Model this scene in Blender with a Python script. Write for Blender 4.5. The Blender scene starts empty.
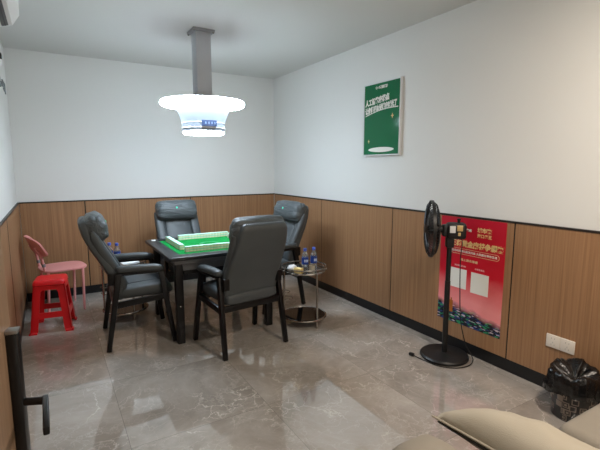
import bpy, bmesh, math, random
from math import sin, cos, pi, radians, sqrt, atan2
from mathutils import Vector, Matrix, noise
random.seed(7)
SC = bpy.context.scene
COL = SC.collection

# ------------------------------------------------------------------ materials
def lin(c):
    r = []
    for v in c:
        v /= 255.0
        r.append(v/12.92 if v <= 0.04045 else ((v+0.055)/1.055)**2.4)
    return (r[0], r[1], r[2], 1.0)

def mat(name, rgb, rough=0.5, metal=0.0, spec=0.5, bump=None, var=None, trans=0.0, emit=None, ior=1.45, coat=0.0):
    m = bpy.data.materials.new(name); m.use_nodes = True
    nt = m.node_tree; b = nt.nodes['Principled BSDF']
    b.inputs['Base Color'].default_value = lin(rgb)
    b.inputs['Roughness'].default_value = rough
    b.inputs['Metallic'].default_value = metal
    b.inputs['Specular IOR Level'].default_value = spec
    b.inputs['IOR'].default_value = ior
    b.inputs['Coat Weight'].default_value = coat
    if trans: b.inputs['Transmission Weight'].default_value = trans
    if emit:
        b.inputs['Emission Color'].default_value = lin(emit[0]); b.inputs['Emission Strength'].default_value = emit[1]
    tc = None
    if bump or var:
        tc = nt.nodes.new('ShaderNodeTexCoord')
    if bump:
        n = nt.nodes.new('ShaderNodeTexNoise'); n.inputs['Scale'].default_value = bump[0]; n.inputs['Detail'].default_value = 4
        bp = nt.nodes.new('ShaderNodeBump'); bp.inputs['Strength'].default_value = bump[1]; bp.inputs['Distance'].default_value = bump[2] if len(bump) > 2 else 0.01
        nt.links.new(tc.outputs['Object'], n.inputs['Vector']); nt.links.new(n.outputs['Fac'], bp.inputs['Height'])
        nt.links.new(bp.outputs['Normal'], b.inputs['Normal'])
    if var:                                            # (scale, second colour)
        n = nt.nodes.new('ShaderNodeTexNoise'); n.inputs['Scale'].default_value = var[0]; n.inputs['Detail'].default_value = 5
        mx = nt.nodes.new('ShaderNodeMix'); mx.data_type = 'RGBA'
        mx.inputs[6].default_value = lin(rgb); mx.inputs[7].default_value = lin(var[1])
        nt.links.new(tc.outputs['Object'], n.inputs['Vector']); nt.links.new(n.outputs['Fac'], mx.inputs[0])
        nt.links.new(mx.outputs[2], b.inputs['Base Color'])
    return m

def N(nt, t, **kw):
    n = nt.nodes.new(t)
    for k, v in kw.items(): setattr(n, k, v)
    return n
def M(nt, op, a, b=None, c=None):
    n = nt.nodes.new('ShaderNodeMath'); n.operation = op
    for i, v in enumerate((a, b, c)):
        if v is None: continue
        if isinstance(v, (int, float)): n.inputs[i].default_value = v
        else: nt.links.new(v, n.inputs[i])
    return n.outputs[0]
def mixc(nt, fac, a, b):
    n = nt.nodes.new('ShaderNodeMix'); n.data_type = 'RGBA'
    if isinstance(fac, float): n.inputs[0].default_value = fac
    else: nt.links.new(fac, n.inputs[0])
    for i, v in ((6, a), (7, b)):
        if isinstance(v, tuple): n.inputs[i].default_value = v
        else: nt.links.new(v, n.inputs[i])
    return n.outputs[2]
def ramp(nt, val, lo, hi):
    n = nt.nodes.new('ShaderNodeMapRange'); n.inputs[1].default_value = lo; n.inputs[2].default_value = hi
    nt.links.new(val, n.inputs[0]); return n.outputs[0]

def wood_mat(name, c1, c2, rough=0.42):
    m = bpy.data.materials.new(name); m.use_nodes = True; nt = m.node_tree; b = nt.nodes['Principled BSDF']
    tc = N(nt, 'ShaderNodeTexCoord'); mp = N(nt, 'ShaderNodeMapping'); mp.inputs['Scale'].default_value = (70, 70, 0.9)
    nt.links.new(tc.outputs['Object'], mp.inputs['Vector'])
    n = N(nt, 'ShaderNodeTexNoise'); n.inputs['Scale'].default_value = 1.0; n.inputs['Detail'].default_value = 5; n.inputs['Roughness'].default_value = 0.65
    nt.links.new(mp.outputs[0], n.inputs['Vector'])
    n2 = N(nt, 'ShaderNodeTexNoise'); n2.inputs['Scale'].default_value = 0.8
    nt.links.new(tc.outputs['Object'], n2.inputs['Vector'])
    f = ramp(nt, M(nt, 'ADD', n.outputs['Fac'], M(nt, 'MULTIPLY', n2.outputs['Fac'], 0.15)), 0.38, 0.78)
    nt.links.new(mixc(nt, f, lin(c1), lin(c2)), b.inputs['Base Color'])
    b.inputs['Roughness'].default_value = rough; b.inputs['Specular IOR Level'].default_value = 0.35
    return m

def gather_mat():
    """Grey leather drawn into creases that run towards both ends of the pillow."""
    m = bpy.data.materials.new('gathered_leather'); m.use_nodes = True; nt = m.node_tree; b = nt.nodes['Principled BSDF']
    b.inputs['Base Color'].default_value = lin((76, 82, 84)); b.inputs['Roughness'].default_value = 0.42; b.inputs['Specular IOR Level'].default_value = 0.42
    tc = N(nt, 'ShaderNodeTexCoord'); mp = N(nt, 'ShaderNodeMapping'); mp.inputs['Scale'].default_value = (5, 26, 26)
    nt.links.new(tc.outputs['Object'], mp.inputs['Vector'])
    n = N(nt, 'ShaderNodeTexNoise'); n.inputs['Scale'].default_value = 1.0; n.inputs['Detail'].default_value = 3; n.inputs['Distortion'].default_value = 0.8
    nt.links.new(mp.outputs[0], n.inputs['Vector'])
    bp = N(nt, 'ShaderNodeBump'); bp.inputs['Strength'].default_value = 0.75; bp.inputs['Distance'].default_value = 0.02
    nt.links.new(n.outputs['Fac'], bp.inputs['Height']); nt.links.new(bp.outputs['Normal'], b.inputs['Normal'])
    return m

def floor_mat():
    m = bpy.data.materials.new('marble_tile'); m.use_nodes = True; nt = m.node_tree; b = nt.nodes['Principled BSDF']
    tc = N(nt, 'ShaderNodeTexCoord'); sep = N(nt, 'ShaderNodeSeparateXYZ'); nt.links.new(tc.outputs['Object'], sep.inputs[0])
    T = 0.82
    tx = M(nt, 'DIVIDE', M(nt, 'ADD', sep.outputs[0], -0.28 + 8*T), T); ty = M(nt, 'DIVIDE', M(nt, 'ADD', sep.outputs[1], -2.25 + 8*T), T)
    fx = M(nt, 'FRACT', tx); fy = M(nt, 'FRACT', ty)
    # each tile is cut from another piece of the slab
    cid = M(nt, 'ADD', M(nt, 'MULTIPLY', M(nt, 'FLOOR', tx), 3.7), M(nt, 'MULTIPLY', M(nt, 'FLOOR', ty), 7.3))
    cmb = N(nt, 'ShaderNodeCombineXYZ')
    nt.links.new(sep.outputs[0], cmb.inputs[0]); nt.links.new(sep.outputs[1], cmb.inputs[1]); nt.links.new(cid, cmb.inputs[2])
    wn = N(nt, 'ShaderNodeTexNoise'); wn.inputs['Scale'].default_value = 2.2; wn.inputs['Detail'].default_value = 6; wn.inputs['Roughness'].default_value = 0.6
    nt.links.new(cmb.outputs[0], wn.inputs['Vector'])
    vm = N(nt, 'ShaderNodeVectorMath', operation='MULTIPLY_ADD'); vm.inputs[1].default_value = (0.55, 0.55, 0.55)
    nt.links.new(wn.outputs['Color'], vm.inputs[0]); nt.links.new(cmb.outputs[0], vm.inputs[2])
    veins = None
    for sc, w, g in ((2.3, 0.010, 1.0), (5.5, 0.010, 0.7), (10.0, 0.007, 0.45)):
        v = N(nt, 'ShaderNodeTexVoronoi', feature='DISTANCE_TO_EDGE'); v.inputs['Scale'].default_value = sc
        nt.links.new(vm.outputs[0], v.inputs['Vector'])
        mk = N(nt, 'ShaderNodeTexNoise'); mk.inputs['Scale'].default_value = 2.6; mk.inputs['Detail'].default_value = 3
        mo = N(nt, 'ShaderNodeVectorMath', operation='ADD'); mo.inputs[1].default_value = (sc*5, 3, 1)
        nt.links.new(cmb.outputs[0], mo.inputs[0]); nt.links.new(mo.outputs[0], mk.inputs['Vector'])
        line = M(nt, 'MULTIPLY', M(nt, 'SUBTRACT', 1.0, ramp(nt, v.outputs['Distance'], 0.0, w*sc/1.9)), M(nt, 'MULTIPLY', ramp(nt, mk.outputs['Fac'], 0.42, 0.68), g))
        veins = line if veins is None else M(nt, 'MAXIMUM', veins, line)
    cl = N(nt, 'ShaderNodeTexNoise'); cl.inputs['Scale'].default_value = 1.7; cl.inputs['Detail'].default_value = 9; cl.inputs['Roughness'].default_value = 0.68; cl.inputs['Distortion'].default_value = 0.6
    nt.links.new(cmb.outputs[0], cl.inputs['Vector'])
    base = mixc(nt, ramp(nt, cl.outputs['Fac'], 0.3, 0.72), lin((138, 131, 123)), lin((188, 181, 172)))
    col = mixc(nt, M(nt, 'MULTIPLY', veins, 0.72), base, lin((236, 228, 216)))
    e = 0.0013/T
    def edge(f): return M(nt, 'GREATER_THAN', M(nt, 'ABSOLUTE', M(nt, 'SUBTRACT', f, 0.5)), 0.5 - e)
    joint = M(nt, 'MAXIMUM', edge(fx), edge(fy))
    col = mixc(nt, M(nt, 'MULTIPLY', joint, 0.6), col, lin((88, 82, 76)))
    nt.links.new(col, b.inputs['Base Color'])
    b.inputs['Roughness'].default_value = 0.02; b.inputs['IOR'].default_value = 2.25
    return m

def bin_mat():
    m = bpy.data.materials.new('printed_bin'); m.use_nodes = True; nt = m.node_tree; b = nt.nodes['Principled BSDF']
    tc = N(nt, 'ShaderNodeTexCoord'); sep = N(nt, 'ShaderNodeSeparateXYZ'); nt.links.new(tc.outputs['Object'], sep.inputs[0])
    ang = M(nt, 'ARCTAN2', sep.outputs[1], sep.outputs[0])
    cmb = N(nt, 'ShaderNodeCombineXYZ'); nt.links.new(M(nt, 'MULTIPLY', ang, 0.115), cmb.inputs[0]); nt.links.new(sep.outputs[2], cmb.inputs[1])
    v = N(nt, 'ShaderNodeTexVoronoi', feature='F1'); v.inputs['Scale'].default_value = 22; v.inputs['Randomness'].default_value = 0.7
    v.distance = 'CHEBYCHEV'
    nt.links.new(cmb.outputs[0], v.inputs['Vector'])
    r1 = M(nt, 'COMPARE', v.outputs['Distance'], 0.33, 0.06); r2 = M(nt, 'COMPARE', v.outputs['Distance'], 0.1, 0.06)
    nt.links.new(mixc(nt, M(nt, 'MAXIMUM', r1, r2), lin((20, 18, 18)), lin((134, 120, 108))), b.inputs['Base Color'])
    b.inputs['Roughness'].default_value = 0.35
    return m

def poster_mat():
    """Red printed sheet: red at the top, a pale pink printed burst low down, dark neon print along the bottom."""
    m = bpy.data.materials.new('red_print'); m.use_nodes = True; nt = m.node_tree; b = nt.nodes['Principled BSDF']
    tc = N(nt, 'ShaderNodeTexCoord'); sep = N(nt, 'ShaderNodeSeparateXYZ'); nt.links.new(tc.outputs['Object'], sep.inputs[0])
    z = sep.outputs[2]; y = sep.outputs[1]            # object origin: lower middle of the sheet
    ns = N(nt, 'ShaderNodeTexNoise'); ns.inputs['Scale'].default_value = 7; ns.inputs['Detail'].default_value = 3
    nt.links.new(tc.outputs['Object'], ns.inputs['Vector'])
    zz = M(nt, 'ADD', z, M(nt, 'MULTIPLY', M(nt, 'SUBTRACT', ns.outputs['Fac'], 0.5), 0.12))
    red = mixc(nt, ramp(nt, z, 0.35, 0.86), lin((214, 24, 46)), lin((190, 22, 46)))
    pink = mixc(nt, ramp(nt, zz, 0.44, 0.19), red, lin((246, 150, 150)))
    dark = ramp(nt, M(nt, 'ADD', zz, M(nt, 'MULTIPLY', y, -0.14)), 0.15, 0.10)
    vo = N(nt, 'ShaderNodeTexVoronoi'); vo.inputs['Scale'].default_value = 60
    mp = N(nt, 'ShaderNodeMapping'); mp.inputs['Rotation'].default_value = (0.6, 0, 0); mp.inputs['Scale'].default_value = (1, 0.6, 2.2)
    nt.links.new(tc.outputs['Object'], mp.inputs['Vector']); nt.links.new(mp.outputs[0], vo.inputs['Vector'])
    sc = N(nt, 'ShaderNodeSeparateColor'); nt.links.new(vo.outputs['Color'], sc.inputs[0])
    neon = mixc(nt, M(nt, 'GREATER_THAN', sc.outputs[0], 0.80), lin((18, 20, 38)), lin((40, 150, 100)))
    neon = mixc(nt, M(nt, 'GREATER_THAN', sc.outputs[1], 0.84), neon, lin((44, 66, 130)))
    neon = mixc(nt, M(nt, 'GREATER_THAN', sc.outputs[2], 0.93), neon, lin((205, 190, 200)))
    nt.links.new(mixc(nt, dark, pink, neon), b.inputs['Base Color'])
    b.inputs['Roughness'].default_value = 0.35
    return m

MT = dict(
    wall=mat('white_wall_paint', (226, 226, 222), 0.75, spec=0.25, bump=(180, 0.04, 0.002)),
    ceiling=mat('ceiling_paint', (214, 214, 210), 0.85, spec=0.2),
    wood=wood_mat('brown_wood_panel', (138, 102, 72), (170, 130, 94)),
    doorwood=wood_mat('door_wood', (126, 102, 82), (150, 124, 100)),
    floor=floor_mat(),
    black=mat('black_baseboard', (20, 20, 22), 0.4),
    darktrim=mat('dark_metal_trim', (52, 46, 42), 0.4, metal=0.3),
    leather=mat('grey_leather', (64, 69, 71), 0.42, spec=0.45, bump=(140, 0.12, 0.003), var=(6, (75, 80, 82))),
    gather=gather_mat(),
    frame=mat('black_frame', (13, 12, 13), 0.35, spec=0.35),
    teal=mat('teal_tag', (70, 220, 180), 0.4),
    felt=mat('green_felt', (14, 118, 54), 0.9, spec=0.1, bump=(300, 0.2, 0.002), var=(40, (18, 128, 60))),
    dial=mat('pale_green_dial', (40, 132, 80), 0.5),
    border=mat('black_table_border', (26, 28, 31), 0.32, bump=(90, 0.05, 0.002)),
    housing=mat('grey_table_housing', (104, 106, 108), 0.38),
    ivory=mat('ivory_tile', (236, 230, 206), 0.35),
    tileback=mat('pale_green_tile_back', (186, 226, 204), 0.35),
    white=mat('white_plastic', (232, 232, 230), 0.4),
    offwhite=mat('warm_white_plastic', (230, 222, 210), 0.4),
    chrome=mat('chrome', (168, 163, 156), 0.18, metal=1.0),
    glass=mat('black_glass', (14, 14, 16), 0.06, spec=0.7),
    clear=mat('clear_plastic', (235, 242, 248), 0.08, trans=0.9, ior=1.2),
    label_blue=mat('blue_label', (28, 52, 128), 0.35, var=(60, (44, 78, 160))),
    label_pale=mat('pale_label_print', (200, 215, 240), 0.4),
    cap_blue=mat('blue_cap', (70, 96, 190), 0.35),
    tissue=mat('white_tissue', (236, 236, 236), 0.9, bump=(30, 0.5, 0.01)),
    yellow=mat('yellow_packet', (214, 170, 60), 0.5, var=(40, (236, 220, 170))),
    orange=mat('orange_packet', (206, 110, 40), 0.5),
    ash=mat('clear_glass', (222, 216, 200), 0.1, trans=0.6),
    pink=mat('pink_plastic', (232, 158, 154), 0.42),
    red=mat('red_plastic', (224, 30, 38), 0.32, spec=0.5),
    greyplastic=mat('grey_plastic', (130, 130, 132), 0.45),
    polegrey=mat('grey_metal_pole', (186, 190, 196), 0.4),
    platedark=mat('dark_ceiling_plate', (146, 147, 149), 0.45),
    ring=mat('lit_ring', (255, 255, 255), 0.5, emit=((224, 239, 255), 46.0)),
    ringlow=mat('lit_lens', (255, 255, 255), 0.5, emit=((222, 240, 255), 20.0)),
    lampbody=mat('white_lamp_body', (126, 134, 142), 0.45),
    display=mat('lamp_display', (44, 56, 80), 0.25, emit=((110, 140, 190), 0.12)),
    digit=mat('display_digits', (90, 110, 140), 0.3, emit=((170, 205, 245), 0.15)),
    green=mat('green_print', (14, 104, 64), 0.10, spec=0.45),
    silver=mat('silver_frame', (214, 216, 216), 0.35),
    print_white=mat('white_print', (236, 236, 228), 0.5),
    print_cream=mat('cream_print', (228, 206, 160), 0.5),
    print_gold=mat('gold_print', (232, 194, 120), 0.45, var=(60, (246, 220, 164))),
    print_maroon=mat('maroon_print', (136, 36, 48), 0.5),
    print_amber=mat('amber_print', (196, 120, 40), 0.5, var=(30, (160, 84, 30))),
    print_pink=mat('pink_print', (244, 190, 190), 0.5),
    redprint=poster_mat(),
    fanblack=mat('black_fan_plastic', (24, 24, 25), 0.42, bump=(200, 0.08, 0.002)),
    fangrey=mat('grey_fan_blade', (74, 72, 70), 0.4),
    slot=mat('socket_slot', (172, 166, 156), 0.5),
    gold=mat('gold_sticker', (206, 176, 120), 0.35, metal=0.3),
    bin=bin_mat(),
    bag=mat('black_bin_bag', (12, 12, 13), 0.22, spec=0.6, bump=(38, 0.5, 0.012)),
    beige=mat('beige_fabric', (160, 153, 138), 0.9, spec=0.15, bump=(260, 0.25, 0.003), var=(5, (170, 162, 147))),
    sofa=mat('taupe_sofa_fabric', (138, 131, 119), 0.9, spec=0.15, bump=(240, 0.25, 0.003), var=(5, (147, 139, 127))),
    zip=mat('dark_zip', (30, 27, 25), 0.4),
    lock=mat('black_lock', (16, 16, 17), 0.3),
    lockcap=mat('brushed_metal', (150, 148, 146), 0.3, metal=0.8),
    darkmark=mat('dark_grey_mark', (124, 130, 130), 0.6),
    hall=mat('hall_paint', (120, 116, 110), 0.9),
)

# ------------------------------------------------------------------ mesh helpers
class MB:
    """Collects shapes in one bmesh; build() links them as ONE mesh object."""
    def __init__(s): s.bm = bmesh.new(); s.mi = 0
    def _take(s, b, mtx=None):
        if mtx is not None: bmesh.ops.transform(b, matrix=mtx, verts=b.verts)
        for f in b.faces: f.material_index = s.mi
        me = bpy.data.meshes.new('tmp'); b.to_mesh(me); b.free(); s.bm.from_mesh(me); bpy.data.meshes.remove(me)
        return s
    def box(s, x0, x1, y0, y1, z0, z1, bev=0.0, seg=2, mtx=None):
        b = bmesh.new(); bmesh.ops.create_cube(b, size=1)
        for v in b.verts: v.co = Vector(((x0+x1)/2+v.co.x*(x1-x0), (y0+y1)/2+v.co.y*(y1-y0), (z0+z1)/2+v.co.z*(z1-z0)))
        if bev: bmesh.ops.bevel(b, geom=list(b.edges), offset=bev, segments=seg, profile=0.5, affect='EDGES')
        return s._take(b, mtx)
    def beam(s, p, q, w0, d0, w1=None, d1=None, up=(0, 1, 0), bev=0.004):
        """Tapered bar of rectangular section from p to q."""
        p, q = Vector(p), Vector(q); a = (q-p).normalized(); v = Vector(up); v = (v - a*v.dot(a)).normalized(); u = v.cross(a)
        w1 = w0 if w1 is None else w1; d1 = d0 if d1 is None else d1
        b = bmesh.new()
        A = [b.verts.new(p+u*(sx*w0/2)+v*(sy*d0/2)) for sx, sy in ((-1,-1),(1,-1),(1,1),(-1,1))]
        B = [b.verts.new(q+u*(sx*w1/2)+v*(sy*d1/2)) for sx, sy in ((-1,-1),(1,-1),(1,1),(-1,1))]
        b.faces.new(A[::-1]); b.faces.new(B)
        for i in range(4): b.faces.new((A[i], A[(i+1)%4], B[(i+1)%4], B[i]))
        bmesh.ops.recalc_face_normals(b, faces=b.faces)
        if bev: bmesh.ops.bevel(b, geom=list(b.edges), offset=bev, segments=2, profile=0.5, affect='EDGES')
        return s._take(b)
    def rings(s, R, cap=True, closed=False):
        b = bmesh.new(); V = [[b.verts.new(p) for p in r] for r in R]; n = len(R[0])
        m = len(V)
        for i in range(m if closed else m-1):
            a, c = V[i], V[(i+1) % m]
            for j in range(n): b.faces.new((a[j], a[(j+1)%n], c[(j+1)%n], c[j]))
        if cap and not closed: b.faces.new(V[0][::-1]); b.faces.new(V[-1])
        bmesh.ops.recalc_face_normals(b, faces=b.faces)
        return s._take(b)
    def tube(s, pts, r, n=10, cap=True, closed=False):
        P = [Vector(p) for p in pts]; R = []; m = len(P)
        rr = r if hasattr(r, '__len__') else [r]*m
        u = None
        for i, p in enumerate(P):
            if closed: t = P[(i+1) % m]-P[i-1]
            else: t = P[min(i+1, m-1)]-P[max(i-1, 0)]
            t.normalize()
            if u is None: u = t.orthogonal().normalized()
            u = (u - t*u.dot(t)).normalized(); w = t.cross(u)
            R.append([p+u*(rr[i]*cos(2*pi*k/n))+w*(rr[i]*sin(2*pi*k/n)) for k in range(n)])
        return s.rings(R, cap, closed)
    def torus(s, c, R, r, axis=(0, 0, 1), n=48, k=10):
        a = Vector(axis).normalized(); u = a.orthogonal().normalized(); w = a.cross(u); c = Vector(c)
        return s.tube([c+u*(R*cos(2*pi*i/n))+w*(R*sin(2*pi*i/n)) for i in range(n)], r, k, closed=True)
    def lathe(s, prof, n=36, c=(0, 0, 0), axis=(0, 0, 1), cap=True):
        a = Vector(axis).normalized(); u = a.orthogonal().normalized(); w = a.cross(u); c = Vector(c)
        R = [[c+a*z+u*(max(r, 1e-4)*cos(2*pi*i/n))+w*(max(r, 1e-4)*sin(2*pi*i/n)) for i in range(n)] for r, z in prof]
        return s.rings(R, cap)
    def cyl(s, p, q, r, n=24, r2=None):
        p, q = Vector(p), Vector(q); a = q-p
        return s.lathe([(r, 0), (r if r2 is None else r2, a.length)], n, p, a)
    def poly(s, pts, depth):
        """Flat outline with thickness: pts a loop of points, depth a vector."""
        d = Vector(depth); return s.rings([[Vector(p) for p in pts], [Vector(p)+d for p in pts]])
    def build(s, name, m, parent=None, smooth=35, mods=None):
        me = bpy.data.meshes.new(name); 
        s.bm.to_mesh(me); s.bm.free()
        for x in (m if isinstance(m, (list, tuple)) else [m]): me.materials.append(x)
        if smooth:
            me.shade_smooth()
            me.set_sharp_from_angle(angle=radians(smooth))
        o = bpy.data.objects.new(name, me); COL.objects.link(o)
        if parent is not None: o.parent = parent
        return o

def superring(c, u, v, a, b, e=2.6, n=28):
    c, u, v = Vector(c), Vector(u), Vector(v); out = []
    for k in range(n):
        t = 2*pi*k/n; ct, st = cos(t), sin(t)
        out.append(c + u*(a*math.copysign(abs(ct)**(2/e), ct)) + v*(b*math.copysign(abs(st)**(2/e), st)))
    return out

def thing(name, label, cat, loc=(0, 0, 0), rz=0.0, group=None):
    o = bpy.data.objects.new(name, None); COL.objects.link(o); o.empty_display_size = 0.1
    o.location = loc; o.rotation_euler = (0, 0, rz); return tag(o, label, cat, group)
def tag(o, label, cat, group=None):
    o['label'] = label; o['category'] = cat
    if group: o['group'] = group
    return o
def struct(o, label=None):
    o['kind'] = 'structure'
    if label: o['label'] = label
    return o
def dup(root, loc, rz, label, group=None):
    r = root.copy(); COL.objects.link(r); r.location = loc; r.rotation_euler = (0, 0, rz); r['label'] = label
    if group: r['group'] = group
    for ch in list(root.children):
        c = ch.copy(); COL.objects.link(c); c.parent = r
        for g in list(ch.children):
            d = g.copy(); COL.objects.link(d); d.parent = c
    return r

# ------------------------------------------------------------------ room shell
XL, XR, YB, YF = -0.301, 2.814, 5.48, -0.55
WZ, CZ = 1.118, 2.726
RC = 0.014                                             # white wall lies this far behind the panels
struct(MB().box(XL-1.6, XR+0.15, YF-0.15, YB+0.15, -0.12, 0).build('floor', MT['floor'], smooth=0))
struct(MB().box(XL-0.15, XR+0.15, YF-0.15, YB+0.15, CZ, CZ+0.12).build('ceiling', MT['ceiling'], smooth=0))
struct(MB().box(XL-0.15, XR+0.15, YB+RC, YB+0.15, 0, CZ).build('wall_back', MT['wall'], smooth=0))
struct(MB().box(XR+RC, XR+0.15, YF-0.15, YB+RC, 0, CZ).build('wall_right', MT['wall'], smooth=0))
struct(MB().box(XL-0.15, XR+RC, YF-0.15, YF, 0, CZ).build('wall_front', MT['wall'], smooth=0))
DY0, DY1, DH = 0.40, 1.28, 2.05                        # doorway in the left wall
w = MB(); w.box(XL-0.15, XL-RC, DY1, YB+RC, 0, CZ); w.box(XL-0.15, XL-RC, YF, DY0, 0, CZ); w.box(XL-0.15, XL-RC, DY0, DY1, DH, CZ)
struct(w.build('wall_left', MT['wall'], smooth=0))
struct(MB().box(XL-1.6, XL-1.5, YF-0.15, 2.6, 0, CZ).build('wall_hall', MT['hall'], smooth=0))

G = 0.005
def panels(along, fixed, joints, sgn):
    """Wood panels with a thin dark gap between them; along: 'x' or 'y'; sgn: which way the room lies."""
    b = MB(); back = MB(); t0, t1 = fixed, fixed - sgn*RC
    lo, hi = min(t0, t1), max(t0, t1)
    for a, c in zip(joints[:-1], joints[1:]):
        if along == 'x': b.box(a+G, c-G, lo, hi, 0.095, WZ-0.014, 0.0015, 1)
        else: b.box(lo, hi, a+G, c-G, 0.095, WZ-0.014, 0.0015, 1)
    return b
PB = struct(panels('x', YB, [XL, 0.34, 1.58, XR], -1).build('trim_1', MT['wood'], smooth=0), 'brown wood panelling on the lower back wall')
PR = struct(panels('y', XR, [YF, 0.52, 1.76, 3.0, 4.23, YB], -1).build('trim_2', MT['wood'], smooth=0), 'brown wood panelling on the lower right wall')
PL = struct(panels('y', XL, [DY1+0.07, 2.675, 3.914, YB], 1).build('trim_3', MT['wood'], smooth=0), 'brown wood panelling on the lower left wall')
struct(MB().box(XL, XR, YB-0.004, YB+RC, WZ-0.014, WZ).build('trim_4', MT['darktrim'], smooth=0), 'thin dark rail along the top of the back panelling')
struct(MB().box(XR-0.004, XR+RC, YF, YB, WZ-0.014, WZ).build('trim_5', MT['darktrim'], smooth=0), 'thin dark rail along the top of the right panelling')
struct(MB().box(XL-RC, XL+0.004, DY1+0.07, YB, WZ-0.014, WZ).build('trim_6', MT['darktrim'], smooth=0), 'thin dark rail along the top of the left panelling')
def gaps(name, along, lo, hi, js):
    b = MB()
    for j in js:
        if along == 'x': b.box(j-G, j+G, lo, hi, 0.09, WZ-0.014)
        else: b.box(lo, hi, j-G, j+G, 0.09, WZ-0.014)
    struct(b.build(name, MT['black'], smooth=0), 'dark joint lines between the wood panels')
gaps('trim_7', 'x', YB+0.003, YB+RC, [0.34, 1.58]); gaps('trim_8', 'y', XR+0.003, XR+RC, [0.52, 1.76, 3.0, 4.23]); G = 0.011; gaps('trim_9', 'y', XL-RC, XL+0.001, [2.675, 3.914]); G = 0.005
struct(MB().box(XL, XR, YB+0.003, YB+RC, 0, 0.095).build('baseboard_back', MT['black'], smooth=0))
struct(MB().box(XR+0.003, XR+RC, YF, YB, 0, 0.095).build('baseboard_right', MT['black'], smooth=0))
struct(MB().box(XL-RC, XL-0.003, DY1+0.07, YB, 0, 0.095).build('baseboard_left', MT['black'], smooth=0))
b = MB(); b.box(XL-0.15, XL+0.012, DY1, DY1+0.07, 0, DH+0.07, 0.003); b.box(XL-0.15, XL+0.012, DY0-0.07, DY0, 0, DH+0.07, 0.003); b.box(XL-0.15, XL+0.012, DY0, DY1, DH, DH+0.07, 0.003)
struct(b.build('trim_10', MT['doorwood'], smooth=0), 'wooden door frame')

# door leaf, ajar, hinged near the camera; free edge at y 1.26
ang = atan2(0.175, 0.84)
door = bpy.data.objects.new('door_1', None); COL.objects.link(door); door.location = (XL+0.016, 0.43, 0); door.rotation_euler = (0, 0, -ang)
door['kind'] = 'structure'; door['label'] = 'brown wooden door ajar with a black lock'
L_ = 0.852
MB().box(-0.04, 0.0, 0, L_, 0.01, 2.03, 0.003).build('door_leaf', MT['doorwood'], door, 0)
lk = MB().box(0, 0.026, L_-0.048, L_-0.018, 0.70, 1.090, 0.004).build('door_lock', MT['lock'], door)
MB().box(-0.001, 0.0275, L_-0.050, L_-0.016, 1.090, 1.100, 0.003).build('lock_cap', MT['lockcap'], lk)
h = MB(); h.cyl((0.02, L_-0.035, 0.905), (0.078, L_-0.047, 0.905), 0.010); h.beam((0.073, L_-0.036, 0.907), (0.106, L_-0.185, 0.900), 0.014, 0.022, up=(0, 0, 1), bev=0.004)
h.build('door_handle', MT['lock'], lk)

# ------------------------------------------------------------------ pendant lamp over the table
lamp = thing('pendant_lamp', 'white ring pendant lamp on a square grey ceiling pole above the mahjong table', 'lamp', (1.283, 3.934, 0))
b = MB(); b.box(-0.100, 0.100, -0.100, 0.100, CZ-0.022, CZ, 0.004)
pl_ = b.build('ceiling_plate', MT['platedark'], lamp)
for sx in (-1, 1):
    for sy in (-1, 1): MB().lathe([(0.010, 0), (0.010, 0.006), (0.004, 0.010)], 10, (sx*0.088, sy*0.088, CZ-0.022), (0, 0, -1)).build('bolt', MT['chrome'], pl_)
b = MB(); b.box(-0.070, 0.070, -0.070, 0.070, 2.09, CZ-0.022, 0.006); b.build('pole', MT['polegrey'], lamp)
R = 0.362
b = MB(); b.torus((0, 0, 2.080), R, 0.023, n=72, k=16); b.build('light_ring', MT['ring'], lamp)
b = MB(); b.lathe([(0.06, 2.108), (0.30, 2.108), (R-0.005, 2.107), (R+0.011, 2.102), (R+0.0145, 2.097), (R+0.009, 2.0935), (0.06, 2.090)], 60); b.build('ring_housing', MT['lampbody'], lamp)
b = MB(); b.lathe([(0.05, 2.095), (0.275, 2.092), (0.268, 2.075), (0.246, 2.03), (0.220, 1.975), (0.204, 1.93), (0.197, 1.90), (0.197, 1.855), (0.192, 1.825), (0.05, 1.825)], 60)
bd = b.build('lamp_body', MT['lampbody'], lamp)
b = MB(); b.lathe([(0.195, 1.905), (0.2015, 1.903), (0.2015, 1.898), (0.195, 1.896)], 60, cap=False); b.lathe([(0.19, 1.862), (0.2005, 1.86), (0.2005, 1.852), (0.19, 1.85)], 60, cap=False)
b.build('trim_band', MT['silver'], bd)
b = MB(); b.lathe([(0.02, 1.826), (0.192, 1.826), (0.192, 1.812), (0.178, 1.801), (0.02, 1.797)], 60); b.build('lamp_lens', MT['ringlow'], lamp)
dsp = MB()
da = -pi/2 - 0.12                                       # faces the camera side
def dpt(u, z, r=0.213): return Vector((r*cos(da+u), r*sin(da+u), z))
dsp.rings([[dpt(u, 1.862, 0.19), dpt(u, 1.862), dpt(u, 1.915), dpt(u, 1.915, 0.19)] for u in [-0.27+0.66*i/8 for i in range(9)]])
do = dsp.build('display', MT['display'], lamp)
b = MB()
for i in range(4):
    u0 = -0.12 + 0.13*i
    b.rings([[dpt(u, 1.880, 0.212), dpt(u, 1.880, 0.2145), dpt(u, 1.900, 0.2145), dpt(u, 1.900, 0.212)] for u in (u0, u0+0.02, u0+0.04)])
b.build('digit', MT['digit'], do)

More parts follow.
